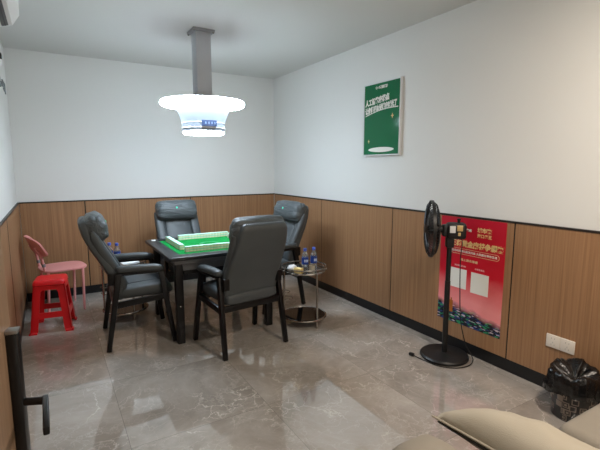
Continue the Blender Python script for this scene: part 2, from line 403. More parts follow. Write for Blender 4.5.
# ------------------------------------------------------------------ mahjong table
tab = thing('mahjong_table', 'square black automatic mahjong table with a green felt playing field', 'table', (1.300, 3.910, 0), 0.0)
H_, TZ = 0.508, 0.765
b = MB()
def sq(h, z, r=0.02, n=5):
    out = []
    for qx, qy, a0 in ((1, 1, 0), (-1, 1, pi/2), (-1, -1, pi), (1, -1, 3*pi/2)):
        for k in range(n):
            a = a0 + pi/2*k/(n-1); out.append(Vector((qx*(h-r)+r*cos(a), qy*(h-r)+r*sin(a), z)))
    return out
b.rings([sq(0.395, 0.757, 0.01), sq(0.400, 0.768, 0.01), sq(0.425, 0.772, 0.012), sq(0.485, 0.769, 0.012), sq(H_-0.004, 0.762, 0.016), sq(H_, 0.750, 0.018), sq(H_-0.004, 0.735, 0.016), sq(H_-0.03, 0.728, 0.014), sq(0.395, 0.728, 0.01)], closed=True)
b.build('table_border', MT['border'], tab)
MB().box(-0.4, 0.4, -0.4, 0.4, 0.735, 0.7595, 0.0).build('playing_field', MT['felt'], tab, 0)
b = MB(); b.lathe([(0.001, 0.7590), (0.10, 0.7595), (0.10, 0.764), (0.096, 0.766), (0.070, 0.767), (0.066, 0.765)], 48); c_ = b.build('centre_dial', MT['dial'], tab)
MB().lathe([(0.001, 0.764), (0.066, 0.765), (0.060, 0.769), (0.035, 0.773), (0.001, 0.775)], 40).build('dice_dome', MT['felt'], c_)
b = MB(); b.box(-0.39, 0.39, -0.39, 0.39, 0.62, 0.735, 0.012); b.box(-0.458, 0.458, -0.458, 0.458, 0.694, 0.735, 0.006); hs = b.build('housing', MT['housing'], tab)
MB().box(-0.397, -0.388, 0.16, 0.34, 0.655, 0.715, 0.004).build('drawer_front', MT['white'], hs)
for sx in (-1, 1):
    for sy in (-1, 1):
        b = MB(); x, y = sx*0.418, sy*0.418
        b.beam((x, y, 0), (x, y, 0.735), 0.064, 0.064, bev=0.006); lg = b.build('leg', MT['frame'], tab)
        MB().lathe([(0.007, 0), (0.007, 0.003), (0.003, 0.005)], 10, (x, y-0.032, 0.33), (0, -1, 0)).build('screw', MT['chrome'], lg)
MB().box(-0.462, -0.424, 0.38, 0.43, 0.767, 0.7745, 0.002).build('control_plate', MT['white'], tab)
b = MB(); b.box(-0.36, 0.36, -0.37, -0.33, 0.58, 0.622, 0.004); b.box(-0.36, 0.36, 0.33, 0.37, 0.58, 0.622, 0.004); b.box(-0.37, -0.33, -0.335, 0.335, 0.58, 0.622, 0.004); b.box(0.33, 0.37, -0.335, 0.335, 0.58, 0.622, 0.004)
b.build('under_rail', MT['frame'], tab)

# mahjong tiles: four walls, two layers of seventeen
b = MB(); TW, TD, TH = 0.0309, 0.042, 0.0240
b.mi = 0; b.box(-TW/2, TW/2, -TD/2, TD/2, 0, TH*0.58, 0.0018, 2)
b.mi = 1; b.box(-TW/2, TW/2, -TD/2, TD/2, TH*0.575, TH, 0.0018, 2)
proto_tile = b.build('mahjong_tile', [MT['ivory'], MT['tileback']])
FZ = 0.7597
first = True
walls = [('nearest the camera', (0.985+TW/2, 3.640), (1, 0)), ('along the far edge of the felt', (1.095+TW/2, 4.282), (1, 0)),
         ('along the left edge of the felt', (0.986, 3.742+TW/2), (0, 1)), ('along the right edge of the felt', (1.603, 3.645+TW/2), (0, 1))]
for nm, (x, y), (dx, dy) in walls:
    for layer, ln in ((0, 'lower'), (1, 'upper')):
        for i in range(17):
            o = proto_tile if first else proto_tile.copy()
            if not first: COL.objects.link(o)
            first = False
            j = random.uniform(-0.0006, 0.0006)
            o.location = (x+dx*i*0.0313+dy*j, y+dy*i*0.0313+dx*j, FZ+layer*(TH+0.0002))
            o.rotation_euler = (0, 0, (pi/2 if dy else 0))
            tag(o, 'pale green tile, %s layer of the tile wall %s' % (ln, nm), 'mahjong tile', '%s layer of the tile wall %s' % (ln, nm))

# ------------------------------------------------------------------ armchairs
def make_chair():
    t = thing('armchair', '', 'chair')
    for sx in (-1, 1):
        b = MB(); b.beam((sx*0.305, 0.275, 0), (sx*0.272, 0.185, 0.625), 0.036, 0.040, 0.034, 0.044); b.build('leg', MT['frame'], t)
        b = MB(); b.beam((sx*0.292, -0.252, 0), (sx*0.272, -0.145, 0.635), 0.034, 0.038, 0.036, 0.050); b.build('leg', MT['frame'], t)
    b = MB()
    for sx in (-1, 1):
        b.beam((sx*0.281, -0.188, 0.375), (sx*0.284, 0.236, 0.415), 0.028, 0.050, up=(0, 0, 1))
        b.beam((sx*0.270, -0.160, 0.632), (sx*0.272, 0.195, 0.628), 0.030, 0.022, up=(0, 0, 1))
    b.beam((-0.285, 0.225, 0.40), (0.285, 0.225, 0.40), 0.05, 0.028, bev=0.004); b.beam((-0.28, -0.188, 0.385), (0.28, -0.188, 0.385), 0.028, 0.05, up=(0, 0, 1))
    b.build('frame', MT['frame'], t)
    for sx in (-1, 1):
        b = MB(); Rg = []
        for y, z, a, c in ((-0.162, 0.672, 0.012, 0.010), (-0.155, 0.672, 0.026, 0.020), (-0.135, 0.672, 0.033, 0.026), (-0.06, 0.672, 0.035, 0.028), (0.06, 0.670, 0.036, 0.029), (0.14, 0.664, 0.037, 0.029), (0.185, 0.656, 0.035, 0.027), (0.208, 0.652, 0.027, 0.020), (0.216, 0.651, 0.012, 0.009)):
            Rg.append(superring((sx*0.272, y, z), (1, 0, 0), (0, 0, 1), a, c, 2.6, 20))
        b.rings(Rg); b.build('armrest', MT['leather'], t, 60)
    # seat cushion
    b = MB(); Rg = []
    for y, z, a, c in ((-0.205, 0.455, 0.22, 0.03), (-0.195, 0.455, 0.235, 0.046), (-0.1, 0.455, 0.247, 0.055), (0.05, 0.462, 0.250, 0.060), (0.17, 0.468, 0.250, 0.062), (0.235, 0.464, 0.249, 0.056), (0.268, 0.455, 0.243, 0.044), (0.283, 0.448, 0.225, 0.026)):
        Rg.append(superring((0, y, z), (1, 0, 0), (0, 0, 1), a, c, 4.5, 36))
    b.rings(Rg); se = b.build('seat', MT['leather'], t, 60)
    b = MB()
    for sx in (-1, 1): b.tube([(sx*0.14, -0.18, 0.507), (sx*0.14, 0.0, 0.520), (sx*0.14, 0.18, 0.528), (sx*0.14, 0.25, 0.515)], 0.0035, 6)
    b.build('seam', MT['leather'], se)
    # curved back shell
    path = [(-0.135, 0.405, 0.222, 0.020), (-0.137, 0.425, 0.238, 0.036), (-0.146, 0.50, 0.250, 0.042), (-0.170, 0.60, 0.256, 0.044), (-0.230, 0.72, 0.248, 0.043), (-0.304, 0.85, 0.234, 0.043), (-0.354, 0.96, 0.219, 0.042), (-0.372, 1.03, 0.208, 0.042), (-0.381, 1.06, 0.196, 0.036), (-0.384, 1.076, 0.176, 0.022)]
    b = MB(); Rg = []
    for i, (y, z, a, c) in enumerate(path):
        p0 = path[max(i-1, 0)]; p1 = path[min(i+1, len(path)-1)]
        tn = Vector((0, p1[0]-p0[0], p1[1]-p0[1])).normalized(); v = Vector((0, tn.z, -tn.y))
        Rg.append(superring((0, y, z), (1, 0, 0), v, a, c, 5.0, 40))
    b.rings(Rg); bk = b.build('backrest', MT['leather'], t, 60)
    # front of the back: centre cushion between two bolstered sides
    def strip(name, x, hw, bulge):
        b = MB(); Rg = []
        st = [(-0.098, 0.50), (-0.102, 0.53), (-0.130, 0.62), (-0.190, 0.73), (-0.256, 0.85), (-0.294, 0.94), (-0.312, 0.99)]
        for i, (y, z) in enumerate(st):
            p0 = st[max(i-1, 0)]; p1 = st[min(i+1, len(st)-1)]
            tn = Vector((0, p1[0]-p0[0], p1[1]-p0[1])).normalized(); v = Vector((0, tn.z, -tn.y))
            e = 0.5 if i in (0, len(st)-1) else 1.0
            Rg.append(superring(Vector((x, y, z))-v*0.006, (1, 0, 0), v, hw*(0.9 if e < 1 else 1), bulge*e, 3.0, 24))
        b.rings(Rg); b.build(name, MT['leather'], bk, 60)
    strip('back_cushion', 0, 0.148, 0.028); strip('side_bolster', -0.197, 0.052, 0.038); strip('side_bolster', 0.197, 0.052, 0.038)
    # headrest pillow with gathered ends
    b = MB(); Rg = []; n = 40; up = Vector((0, -0.30, 1)).normalized(); fw = Vector((0, 1, 0.30)).normalized()
    ns = 34
    for i in range(ns+1):
        s_ = -1 + 2*i/ns; x = 0.232*s_
        e = (1-abs(s_)**7)**0.5 if abs(s_) < 1 else 0
        e = max(e, 0.12); ring = []
        for k in range(n):
            th = 2*pi*k/n
            wr = 1 + 0.085*abs(s_)**2.2*sin(8*th+2.4*s_) + 0.025*noise.noise(Vector((x*16, cos(th)*2, sin(th)*2)))
            a = 0.116*(0.55+0.45*e)*wr; c = 0.086*(0.25+0.75*e)*wr
            ct, st = cos(th), sin(th)
            ring.append(Vector((x, -0.282, 1.008)) + up*(a*math.copysign(abs(ct)**0.85, ct)) + fw*(c*math.copysign(abs(st)**0.85, st)) + Vector((0, 0, -0.006*s_*s_)))
        Rg.append(ring)
    b.rings(Rg); hd = b.build('headrest', MT['gather'], t, 70)
    MB().lathe([(0.011, 0), (0.011, 0.004), (0.007, 0.006)], 14, Vector((0.02, -0.282, 1.008))+fw*0.084+up*0.012, fw).build('tag', MT['teal'], hd)
    for sx in (-1, 1):
        b = MB(); b.box(sx*0.248-0.022, sx*0.248+0.022, -0.228, -0.165, 0.545, 0.640, 0.004); b.build('bracket', MT['frame'], t)
    return t
ch = make_chair()
ch.location = (1.345, 3.262, 0); ch.rotation_euler = (0, 0, radians(7.4))
ch['label'] = 'grey leather armchair with its back to the camera, in front of the mahjong table'; ch['group'] = 'armchairs around the mahjong table'
def place(x, y, deg, label): return dup(ch, (x, y, 0), radians(deg), label, 'armchairs around the mahjong table')
place(0.592, 3.885, -93, 'grey leather armchair seen side-on at the table side nearest the red stool')
place(1.255, 4.600, 180+3, 'grey leather armchair facing the camera from behind the mahjong table')
place(2.035, 4.095, 90+8, 'grey leather armchair facing left beside the right wall, partly behind the nearer armchair')

# ------------------------------------------------------------------ round chrome side tables and what stands on them
def make_side_table():
    t = thing('side_table', '', 'side table', group='round chrome side tables')
    r = 0.214
    b = MB(); b.lathe([(0.001, 0.520), (r-0.012, 0.520), (r-0.012, 0.532), (0.001, 0.532)], 48); b.build('top_tray', MT['glass'], t)
    b = MB(); b.torus((0, 0, 0.526), r-0.006, 0.009, k=8); b.torus((0, 0, 0.562), r, 0.006, k=8)
    for i in range(12):
        a = 2*pi*i/12; b.cyl((r*cos(a), r*sin(a), 0.526), (r*cos(a), r*sin(a), 0.562), 0.003, 6)
    b.build('rail', MT['chrome'], t)
    b = MB(); b.lathe([(0.001, 0.076), (r-0.012, 0.076), (r-0.012, 0.086), (0.001, 0.086)], 48); sh = b.build('shelf', MT['glass'], t)
    MB().torus((0, 0, 0.080), r-0.006, 0.0105, k=8).build('shelf_rim', MT['chrome'], sh)
    for dg in (-84, 18, 160):
        a = radians(dg); x, y = 0.197*cos(a), 0.197*sin(a)
        MB().cyl((x, y, 0), (x, y, 0.526), 0.0105, 14).build('leg', MT['chrome'], t)
    return t
st = make_side_table(); st.location = (2.045, 3.365, 0); st['label'] = 'round chrome side table with black glass shelves to the right of the near armchair'
b = MB()
for cx, cy, z, rr in ((-0.15, 0.12, 0.30, 0.05), (-0.14, 0.10, 0.24, 0.06)):
    b.torus((cx, cy, z), rr, 0.003, n=30, k=6)
b.build('holder_ring', MT['chrome'], st)
dup(st, (0.585, 4.46, 0), radians(8), 'round chrome side table standing behind the left armchair')

def make_bottle():
    t = thing('water_bottle', '', 'bottle', group='water bottles on the side tables')
    b = MB(); b.lathe([(0.001, 0), (0.026, 0), (0.031, 0.006), (0.031, 0.05), (0.029, 0.058), (0.031, 0.066), (0.031, 0.150), (0.028, 0.165), (0.018, 0.190), (0.0125, 0.200), (0.0125, 0.212)], 24)
    bo = b.build('bottle_body', MT['clear'], t)
    b = MB(); b.lathe([(0.0305, 0.082), (0.0318, 0.083), (0.0318, 0.146), (0.0305, 0.147)], 24, cap=False); lb = b.build('label_band', MT['label_blue'], t)
    b = MB()
    for k in range(3):
        a = radians(-128 + 22*k)
        b.rings([[Vector((q*cos(a+d), q*sin(a+d), z)) for q, z in ((0.0316, 0.103), (0.0324, 0.103), (0.0324, 0.127), (0.0316, 0.127))] for d in (-0.12, 0, 0.12)])
    b.build('print', MT['label_pale'], lb)
    b = MB(); b.lathe([(0.0155, 0.203), (0.016, 0.204), (0.016, 0.226), (0.0145, 0.229), (0.001, 0.229)], 24); b.build('cap', MT['cap_blue'], t)
    return t
bt = make_bottle(); ST = 0.532
bt.location = (1.978, 3.242, ST); bt['label'] = 'blue capped water bottle nearer the table on the right side table'
dup(bt, (2.072, 3.240, ST), 0.3, 'blue capped water bottle nearer the right wall on the right side table')
dup(bt, (0.526, 4.41, ST), 0.2, 'blue capped water bottle beside the white paper on the left side table')
dup(bt, (0.466, 4.47, ST), 0.9, 'blue capped water bottle half hidden behind the backrest of the left armchair')
# crumpled tissue
b = MB(); Rg = []
for i in range(9):
    th = pi*i/8; ring = []
    for k in range(18):
        ph = 2*pi*k/18; d = Vector((sin(th)*cos(ph), sin(th)*sin(ph), cos(th)))
        q = 1+0.35*noise.noise(d*2.3)+0.15*noise.noise(d*6)
        ring.append(Vector((1.905+d.x*0.048*q, 3.352+d.y*0.040*q, ST+0.026+max(d.z*0.034*q, -0.0255))))
    Rg.append(ring)
tag(MB().rings(Rg).build('crumpled_tissue', MT['tissue'], smooth=50), 'crumpled white tissue on the right side table', 'tissue')
pk = thing('snack_packet', 'small yellow packet between the tissue and the bottles on the right side table', 'packet', (1.916, 3.252, ST), 0.4+pi/2); pk.scale = (1.1, 1.1, 1.1)
MB().box(-0.035, 0.035, -0.022, 0.022, 0, 0.045, 0.005).build('packet_body', MT['yellow'], pk); MB().box(-0.02, 0.02, -0.0235, -0.0215, 0.012, 0.034, 0.0).build('packet_print', MT['offwhite'], pk, 0)
cp = thing('glass_cup', 'short clear glass in front of the bottles on the right side table', 'cup', (2.022, 3.190, ST)); cp.scale = (1, 1, 1.3)
MB().lathe([(0.001, 0), (0.024, 0), (0.030, 0.055), (0.028, 0.055), (0.0225, 0.005), (0.001, 0.005)], 24).build('cup_wall', MT['ash'], cp)
MB().lathe([(0.001, 0.006), (0.022, 0.006), (0.024, 0.03), (0.001, 0.03)], 24).build('cup_content', MT['offwhite'], cp)
ds = MB().lathe([(0.001, 0), (0.05, 0), (0.062, 0.014), (0.058, 0.015), (0.046, 0.005), (0.001, 0.005)], 28, (2.05, 3.42, ST)).build('ashtray', MT['glass'])
tag(ds, 'dark ashtray at the back of the right side table', 'ashtray')
pp = thing('tissue_pack', 'flat white tissue pack on the left side table', 'tissue pack', (0.63, 4.39, ST), 0.25)
MB().box(-0.085, 0.085, -0.05, 0.05, 0, 0.035, 0.010, 3).build('pack_body', MT['white'], pp); MB().box(-0.045, 0.045, -0.012, 0.012, 0.0345, 0.037, 0.001, 1).build('pack_opening', MT['tissue'], pp)

# ------------------------------------------------------------------ pink chair
pc = thing('plastic_chair', 'pink plastic chair against the left wall behind the red stool', 'chair', (0.06, 5.045, 0), radians(-90+11))
b = MB(); Rg = []
def plan(s, z):
    return superring((0, 0.0, z), (1, 0, 0), (0, 1, 0), 0.21*s, 0.215*s, 3.6, 40)
b.rings([plan(0.90, 0.440), plan(0.98, 0.441), plan(1.0, 0.450), plan(0.99, 0.460), plan(0.93, 0.463), plan(0.6, 0.457), plan(0.2, 0.455)]); b.build('seat', MT['pink'], pc, 50)
b = MB(); nn = 18; fr, bk_ = [], []
for i in range(nn+1):
    s_ = -1+2*i/nn; x = 0.205*s_; yc = -0.235+0.055*s_*s_
    top = 0.812-0.05*abs(s_)**4; bot = 0.60+0.03*abs(s_)**3
    if abs(s_) == 1: top, bot = 0.75, 0.645
    yy = lambda z: yc + 0.045 - 0.55*(z-0.6)
    mz = (top+bot)/2
    fr.append([Vector((x, yy(bot), bot)), Vector((x, yy(mz)-0.010*(1-s_*s_), mz)), Vector((x, yy(top), top)), Vector((x, yy(top)-0.014, top-0.004)), Vector((x, yy(mz)-0.016-0.010*(1-s_*s_), mz-0.004)), Vector((x, yy(bot)-0.016, bot-0.004))])
b.rings(fr); b.build('backrest', MT['pink'], pc, 50)
for sx in (-1, 1):
    MB().tube([(sx*0.178, 0.150, 0.448), (sx*0.190, 0.138, 0.0)], [0.014, 0.012], 14).build('leg', MT['pink'], pc)
    MB().tube([(sx*0.165, -0.165, 0.448), (sx*0.172, -0.19, 0.0)], [0.014, 0.012], 14).build('leg', MT['pink'], pc)
    p_ = MB().tube([(sx*0.13, -0.185, 0.445), (sx*0.13, -0.195, 0.52), (sx*0.13, -0.212, 0.61), (sx*0.12, -0.262, 0.70)], 0.013, 12).build('back_post', MT['pink'], pc)
    MB().tube([(sx*0.13, -0.192, 0.50), (sx*0.13, -0.197, 0.53)], 0.0165, 12).build('collar', MT['greyplastic'], p_)

# ------------------------------------------------------------------ red stool
rs = thing('plastic_stool', 'red plastic stool in front of the pink chair by the left wall', 'stool', (-0.052, 4.478, 0), radians(-8)); rs.scale = (1, 1, 1.02)
hw = lambda z: 0.168-0.047*z/0.47
b = MB(); b.rings([sq(0.128, 0.425, 0.03), sq(0.134, 0.430, 0.034), sq(0.130, 0.455, 0.034), sq(0.122, 0.468, 0.034), sq(0.110, 0.472, 0.03), sq(0.05, 0.470, 0.02)]); b.build('seat', MT['red'], rs, 45)
for sx in (-1, 1):
    for sy in (-1, 1):
        b = MB()
        for ax in (0, 1):
            R0 = []
            for z, wd, out in ((0.0, 0.066, 0.010), (0.012, 0.064, 0.010), (0.02, 0.060, 0.0), (0.2, 0.060, 0), (0.36, 0.062, 0), (0.40, 0.078, 0), (0.44, 0.10, 0)):
                h_ = hw(z)+out; t_ = 0.012
                if ax == 0: q = [(h_, h_), (h_-wd, h_), (h_-wd, h_-t_), (h_, h_-t_)]
                else: q = [(h_, h_), (h_, h_-wd), (h_-t_, h_-wd), (h_-t_, h_)]
                R0.append([Vector((sx*x, sy*y, z)) for x, y in q])
            b.rings(R0)
        bmesh.ops.recalc_face_normals(b.bm, faces=b.bm.faces)
        b.build('leg', MT['red'], rs, 30)
for k in range(4):
    b = MB(); z0, z1 = 0.135, 0.185; Rg = []
    rot = Matrix.Rotation(k*pi/2, 4, 'Z')
    for x in (-1, 1):
        Rg.append([rot @ Vector((x*(hw(z)-0.05), hw(z)-o, z)) for z, o in ((z0, 0.001), (z1, 0.001), (z1, 0.012), (z0, 0.012))])
    b.rings(Rg); b.build('stretcher', MT['red'], rs, 0)
    b = MB(); Rg = []
    for x in (-1, 1):
        Rg.append([rot @ Vector((x*(hw(z)-0.03), hw(z)-o, z)) for z, o in ((0.385, 0.0005), (0.436, 0.0005), (0.436, 0.012), (0.385, 0.012))])
    b.rings(Rg); b.build('apron', MT['red'], rs, 0)

# ------------------------------------------------------------------ writing helper
def text_mesh(name, body, size, m, parent, loc, rot, bold=0.0, shear=0.0, fit=None, depth=0.0015):
    c = bpy.data.curves.new(name, 'FONT'); c.body = body; c.size = size; c.offset = bold; c.shear = shear; c.extrude = depth/2; c.resolution_u = 3
    c.align_x = 'LEFT'; c.align_y = 'BOTTOM_BASELINE'
    o = bpy.data.objects.new(name+'_src', c); COL.objects.link(o); bpy.context.view_layer.update()
    me = bpy.data.meshes.new_from_object(o.evaluated_get(bpy.context.evaluated_depsgraph_get()))
    bpy.data.objects.remove(o); bpy.data.curves.remove(c)
    xs = [v.co.x for v in me.vertices]; ys = [v.co.y for v in me.vertices]
    x0, x1, y0, y1 = min(xs), max(xs), min(ys), max(ys)
    for v in me.vertices:                                   # fit the printed block to its width and height
        v.co.x = (v.co.x-x0)*(fit[0]/(x1-x0)); v.co.y = (v.co.y-y0)*(fit[1]/(y1-y0))
    me.materials.clear(); me.materials.append(m); me.name = name
    me.transform(Matrix.Translation(loc) @ rot)
    o = bpy.data.objects.new(name, me); COL.objects.link(o); o.parent = parent; return o
# text on the right wall: reads towards -y, up is +z, faces -x
ROTR = Matrix(((0, 0, -1, 0), (-1, 0, 0, 0), (0, 1, 0, 0), (0, 0, 0, 1)))

# ------------------------------------------------------------------ framed green poster
GY, GZ = 3.17, 1.61; gx = XR-0.028
gp = thing('framed_poster', 'green framed poster with white writing high on the right wall', 'poster', (XR+RC, GY+0.012, GZ))
xo = -0.016-RC                                           # front face, in poster coordinates
b = MB()
W2, Hh = 0.262, 0.70
for a in ((-W2, -W2+0.012, 0, Hh), (W2-0.012, W2, 0, Hh)): b.box(xo-0.004, 0, a[0], a[1], a[2], a[3], 0.002)
for a in ((0, 0.012), (Hh-0.012, Hh)): b.box(xo-0.004, 0, -W2+0.011, W2-0.011, a[0], a[1], 0.002)
b.build('frame', MT['silver'], gp)
MB().box(xo, -0.002, -W2+0.01, W2-0.01, 0.01, Hh-0.01).build('poster_sheet', MT['green'], gp, 0)
def gpt(y, z, e=0.0015): return Vector((xo-e, y-GY, z-GZ))
sl = Matrix.Rotation(radians(6), 4, (-1, 0, 0))
text_mesh('slogan', '人工智能麻将桌', 0.07, MT['print_white'], gp, gpt(3.405, 2.088), sl @ ROTR, 0.0038, 0.15, (0.350, 0.068))
text_mesh('slogan', '让你轻松享受搓麻时光了', 0.07, MT['print_white'], gp, gpt(3.40, 2.014), sl @ ROTR, 0.0038, 0.15, (0.452, 0.066))
text_mesh('logo_writing', '小熊猫棋牌', 0.03, MT['print_white'], gp, gpt(3.218, 2.245), ROTR, 0.001, 0, (0.130, 0.030))
b = MB(); b.torus(gpt(3.242, 2.259), 0.010, 0.0025, (1, 0, 0), 16, 6); b.build('logo_mark', MT['print_white'], gp)
b = MB(); b.rings([[gpt(3.40-0.46*t, 1.998+0.050*t+0.018*sin(pi*t)+dz, e) for dz, e in ((0, 0.0004), (0.008, 0.0004), (0.008, 0.002), (0, 0.002))] for t in [i/12 for i in range(13)]]); b.build('underline', MT['print_white'], gp, 0)
for cy, cz, s_ in ((3.012, 1.976, 0.026), (3.345, 1.752, 0.020)):
    b = MB(); b.poly([gpt(cy+(s_ if k % 2 == 0 else s_*0.38)*cos(pi*k/4)*0.75, cz+(s_ if k % 2 == 0 else s_*0.38)*sin(pi*k/4), 0.0004) for k in range(8)], (-0.0014, 0, 0)); b.build('sparkle', MT['print_gold'], gp, 0)
b = MB(); b.poly([gpt(3.165+0.182*cos(2*pi*k/40), 1.668+0.024*sin(2*pi*k/40), 0.0004) for k in range(40)], (-0.0012, 0, 0)); b.build('printed_oval', MT['print_white'], gp, 0)

# ------------------------------------------------------------------ red banner poster
RY0, RY1, RZ0, RZ1 = 2.405, 1.818, 0.225, 1.100; RYM = (RY0+RY1)/2
rp = thing('banner_poster', 'red poster with gold headline hanging low on the wood panelling behind the fan', 'poster', (XR, RYM, RZ0))
bz = 0.003
b = MB(); b.box(-bz, 0, RY1-RYM, RY0-RYM, 0, RZ1-RZ0); b.build('poster_sheet', MT['redprint'], rp, 0)
def rpt(y, z, e=0.001): return Vector((-bz-e, y-RYM, z-RZ0))
text_mesh('headline', '雀王杯黄金麻将争霸赛', 0.06, MT['print_gold'], rp, rpt(2.352, 0.866), ROTR, 0.0022, 0.12, (0.524, 0.056))
text_mesh('gold_writing', '城市赛', 0.05, MT['print_gold'], rp, rpt(2.057, 0.998), ROTR, 0.0018, 0, (0.124, 0.040))
text_mesh('gold_writing', '海口雀王', 0.05, MT['print_gold'], rp, rpt(2.057, 0.960), ROTR, 0.0014, 0, (0.124, 0.030))
text_mesh('white_writing', '小雀桌', 0.03, MT['print_white'], rp, rpt(2.19, 0.995), ROTR, 0.001, 0, (0.082, 0.022))
text_mesh('white_writing', '报名时间即日起至月底 火热报名等你来战', 0.03, MT['print_white'], rp, rpt(2.288, 0.820), ROTR, 0.0004, 0, (0.41, 0.020))
text_mesh('white_writing', '线上报名渠道', 0.03, MT['print_cream'], rp, rpt(2.197, 0.753), ROTR, 0.0005, 0, (0.158, 0.020))
text_mesh('white_writing', '扫码咨询', 0.03, MT['print_pink'], rp, rpt(2.252, 0.703), ROTR, 0.0003, 0, (0.106, 0.014))
text_mesh('white_writing', '小程序报名', 0.03, MT['print_pink'], rp, rpt(2.063, 0.703), ROTR, 0.0003, 0, (0.085, 0.014))
b = MB(); o_ = []
for k in range(40):
    a = 2*pi*k/40; cy = 2.078+math.copysign(0.20, cos(a))*-1; o_.append(rpt(2.078-(0.195*(1 if cos(a) > 0 else -1)+0.022*cos(a)), 0.829+0.022*sin(a)))
b.tube(o_, 0.0016, 5, closed=True); b.build('pill_outline', MT['print_cream'], rp)
for y0, y1, z0, z1 in ((2.288, 2.134, 0.524, 0.684), (2.092, 1.936, 0.515, 0.680)):
    MB().box(-bz-0.0012, -bz, y1-RYM, y0-RYM, z0-RZ0, z1-RZ0).build('white_card_print', MT['print_white'], rp, 0)
b = MB(); b.box(-bz-0.0012, -bz, 2.252-RYM, 2.308-RYM, 0.305-RZ0, 0.405-RZ0, 0); b.box(-bz-0.0012, -bz, 2.262-RYM, 2.275-RYM, 0.405-RZ0, 0.425-RZ0); b.build('amber_box_print', MT['print_amber'], rp, 0)

# ------------------------------------------------------------------ standing fan
fx, fy = 2.618, 2.155
fan = thing('standing_fan', 'black standing fan with a round floor base in front of the red poster', 'fan', (fx, fy, 0))
b = MB(); b.lathe([(0.001, 0.0), (0.180, 0.0), (0.186, 0.008), (0.186, 0.020), (0.176, 0.030), (0.06, 0.036), (0.03, 0.042), (0.001, 0.042)], 56); b.build('base', MT['fanblack'], fan)
b = MB(); b.cyl((0, 0, 0.038), (0, 0, 0.62), 0.021); b.cyl((0, 0, 0.60), (0, 0, 0.965), 0.0185); b.build('pole', MT['fanblack'], fan)
A = Vector((-0.76, 0.65, 0)).normalized(); S = Vector((-0.65, -0.76, 0)).normalized(); Z = Vector((0, 0, 1)); MZ = 1.018
b = MB()
fm = Matrix(((A.x, S.x, 0, 0), (A.y, S.y, 0, 0), (0, 0, 1, MZ), (0, 0, 0, 1)))
b.box(-0.112, 0.03, -0.055, 0.055, -0.062, 0.060, 0.022, 4, fm); b.box(0.015, 0.06, -0.04, 0.04, -0.045, 0.045, 0.012, 3, fm)
b.box(-0.03, 0.03, -0.032, 0.032, -0.13, -0.05, 0.010, 3, fm); mo = b.build('motor_housing', MT['fanblack'], fan)
MB().box(-0.030, 0.012, 0.052, 0.0575, -0.012, 0.040, 0.003, 2, fm).build('silver_panel', MT['silver'], mo)
MB().box(-0.082, -0.040, 0.052, 0.0575, 0.002, 0.046, 0.003, 2, fm).build('gold_panel', MT['gold'], mo)
MB().box(-0.068, -0.048, 0.052, 0.058, -0.034, -0.008, 0.003, 2, fm).build('small_label', MT['gold'], mo)
MB().lathe([(0.011, 0), (0.011, 0.02), (0.014, 0.022), (0.014, 0.034), (0.001, 0.036)], 16, Vector((0, 0, MZ+0.058))-A*0.06, Z).build('oscillation_knob', MT['fanblack'], mo)
U = S                                                    # in the cage plane: S and Z
CR = 0.213; HC = Vector((0, 0, MZ+0.010))
def cage(name, sgn, base, depth):
    b = MB(); nsp = 54
    prof = [(0.035, depth), (0.09, depth*0.98), (0.15, depth*0.84), (0.19, depth*0.55), (CR, 0)]
    for i in range(nsp):
        a = 2*pi*i/nsp; d = S*cos(a)+Z*sin(a); d2 = S*cos(a+0.10)+Z*sin(a+0.10)
        b.tube([HC+A*(base+sgn*h)+(d.lerp(d2, k/4).normalized())*r for k, (r, h) in enumerate(prof)], 0.0016, 4)
    for r, h in prof[1:4:2]: b.torus(HC+A*(base+sgn*h), r, 0.0022, A, 48, 5)
    b.lathe([(0.001, 0), (0.038, 0), (0.038, 0.006), (0.001, 0.008)], 24, HC+A*(base+sgn*(depth-0.003)), A*sgn)
    return b.build(name, MT['fanblack'], fan)
cage('front_grille', 1, 0.150, 0.036); cage('rear_grille', -1, 0.134, 0.048)
b = MB(); b.rings([[HC+A*q+(S*cos(2*pi*k/60)+Z*sin(2*pi*k/60))*r for q, r in ((0.132, CR+0.002), (0.132, CR+0.007), (0.154, CR+0.007), (0.154, CR+0.002))] for k in range(60)], closed=True); b.build('cage_rim', MT['fanblack'], fan)
b = MB(); b.lathe([(0.028, 0.06), (0.034, 0.095), (0.034, 0.15), (0.024, 0.172), (0.001, 0.176)], 24, HC, A); b.build('hub', MT['fanblack'], fan)
for k in range(3):
    a0 = 2*pi*k/3+0.5; b = MB(); Rg = []
    for r, w_, tw in ((0.030, 0.30, 0.020), (0.08, 0.46, 0.026), (0.14, 0.52, 0.024), (0.175, 0.44, 0.020), (0.188, 0.22, 0.010)):
        top, bot = [], []
        for j in range(7):
            s_ = -1+2*j/6; a = a0+w_*s_; d = S*cos(a)+Z*sin(a); p_ = HC+A*(0.140+tw*s_)+d*r
            top.append(p_+A*0.0012); bot.append(p_-A*0.0012)
        Rg.append(top+bot[::-1])
    b.rings(Rg); b.build('fan_blade', MT['fangrey'], fan)
cd = [(0.06, -0.050, 0.965), (0.075, -0.058, 0.92), (0.070, -0.052, 0.80), (0.085, -0.050, 0.55), (0.10, -0.06, 0.30), (0.120, -0.10, 0.12), (0.135, -0.155, 0.030), (0.12, -0.175, 0.006), (0.03, -0.212, 0.005), (-0.09, -0.190, 0.005), (-0.175, -0.10, 0.005), (-0.198, 0.02, 0.005), (-0.212, 0.125, 0.010)]
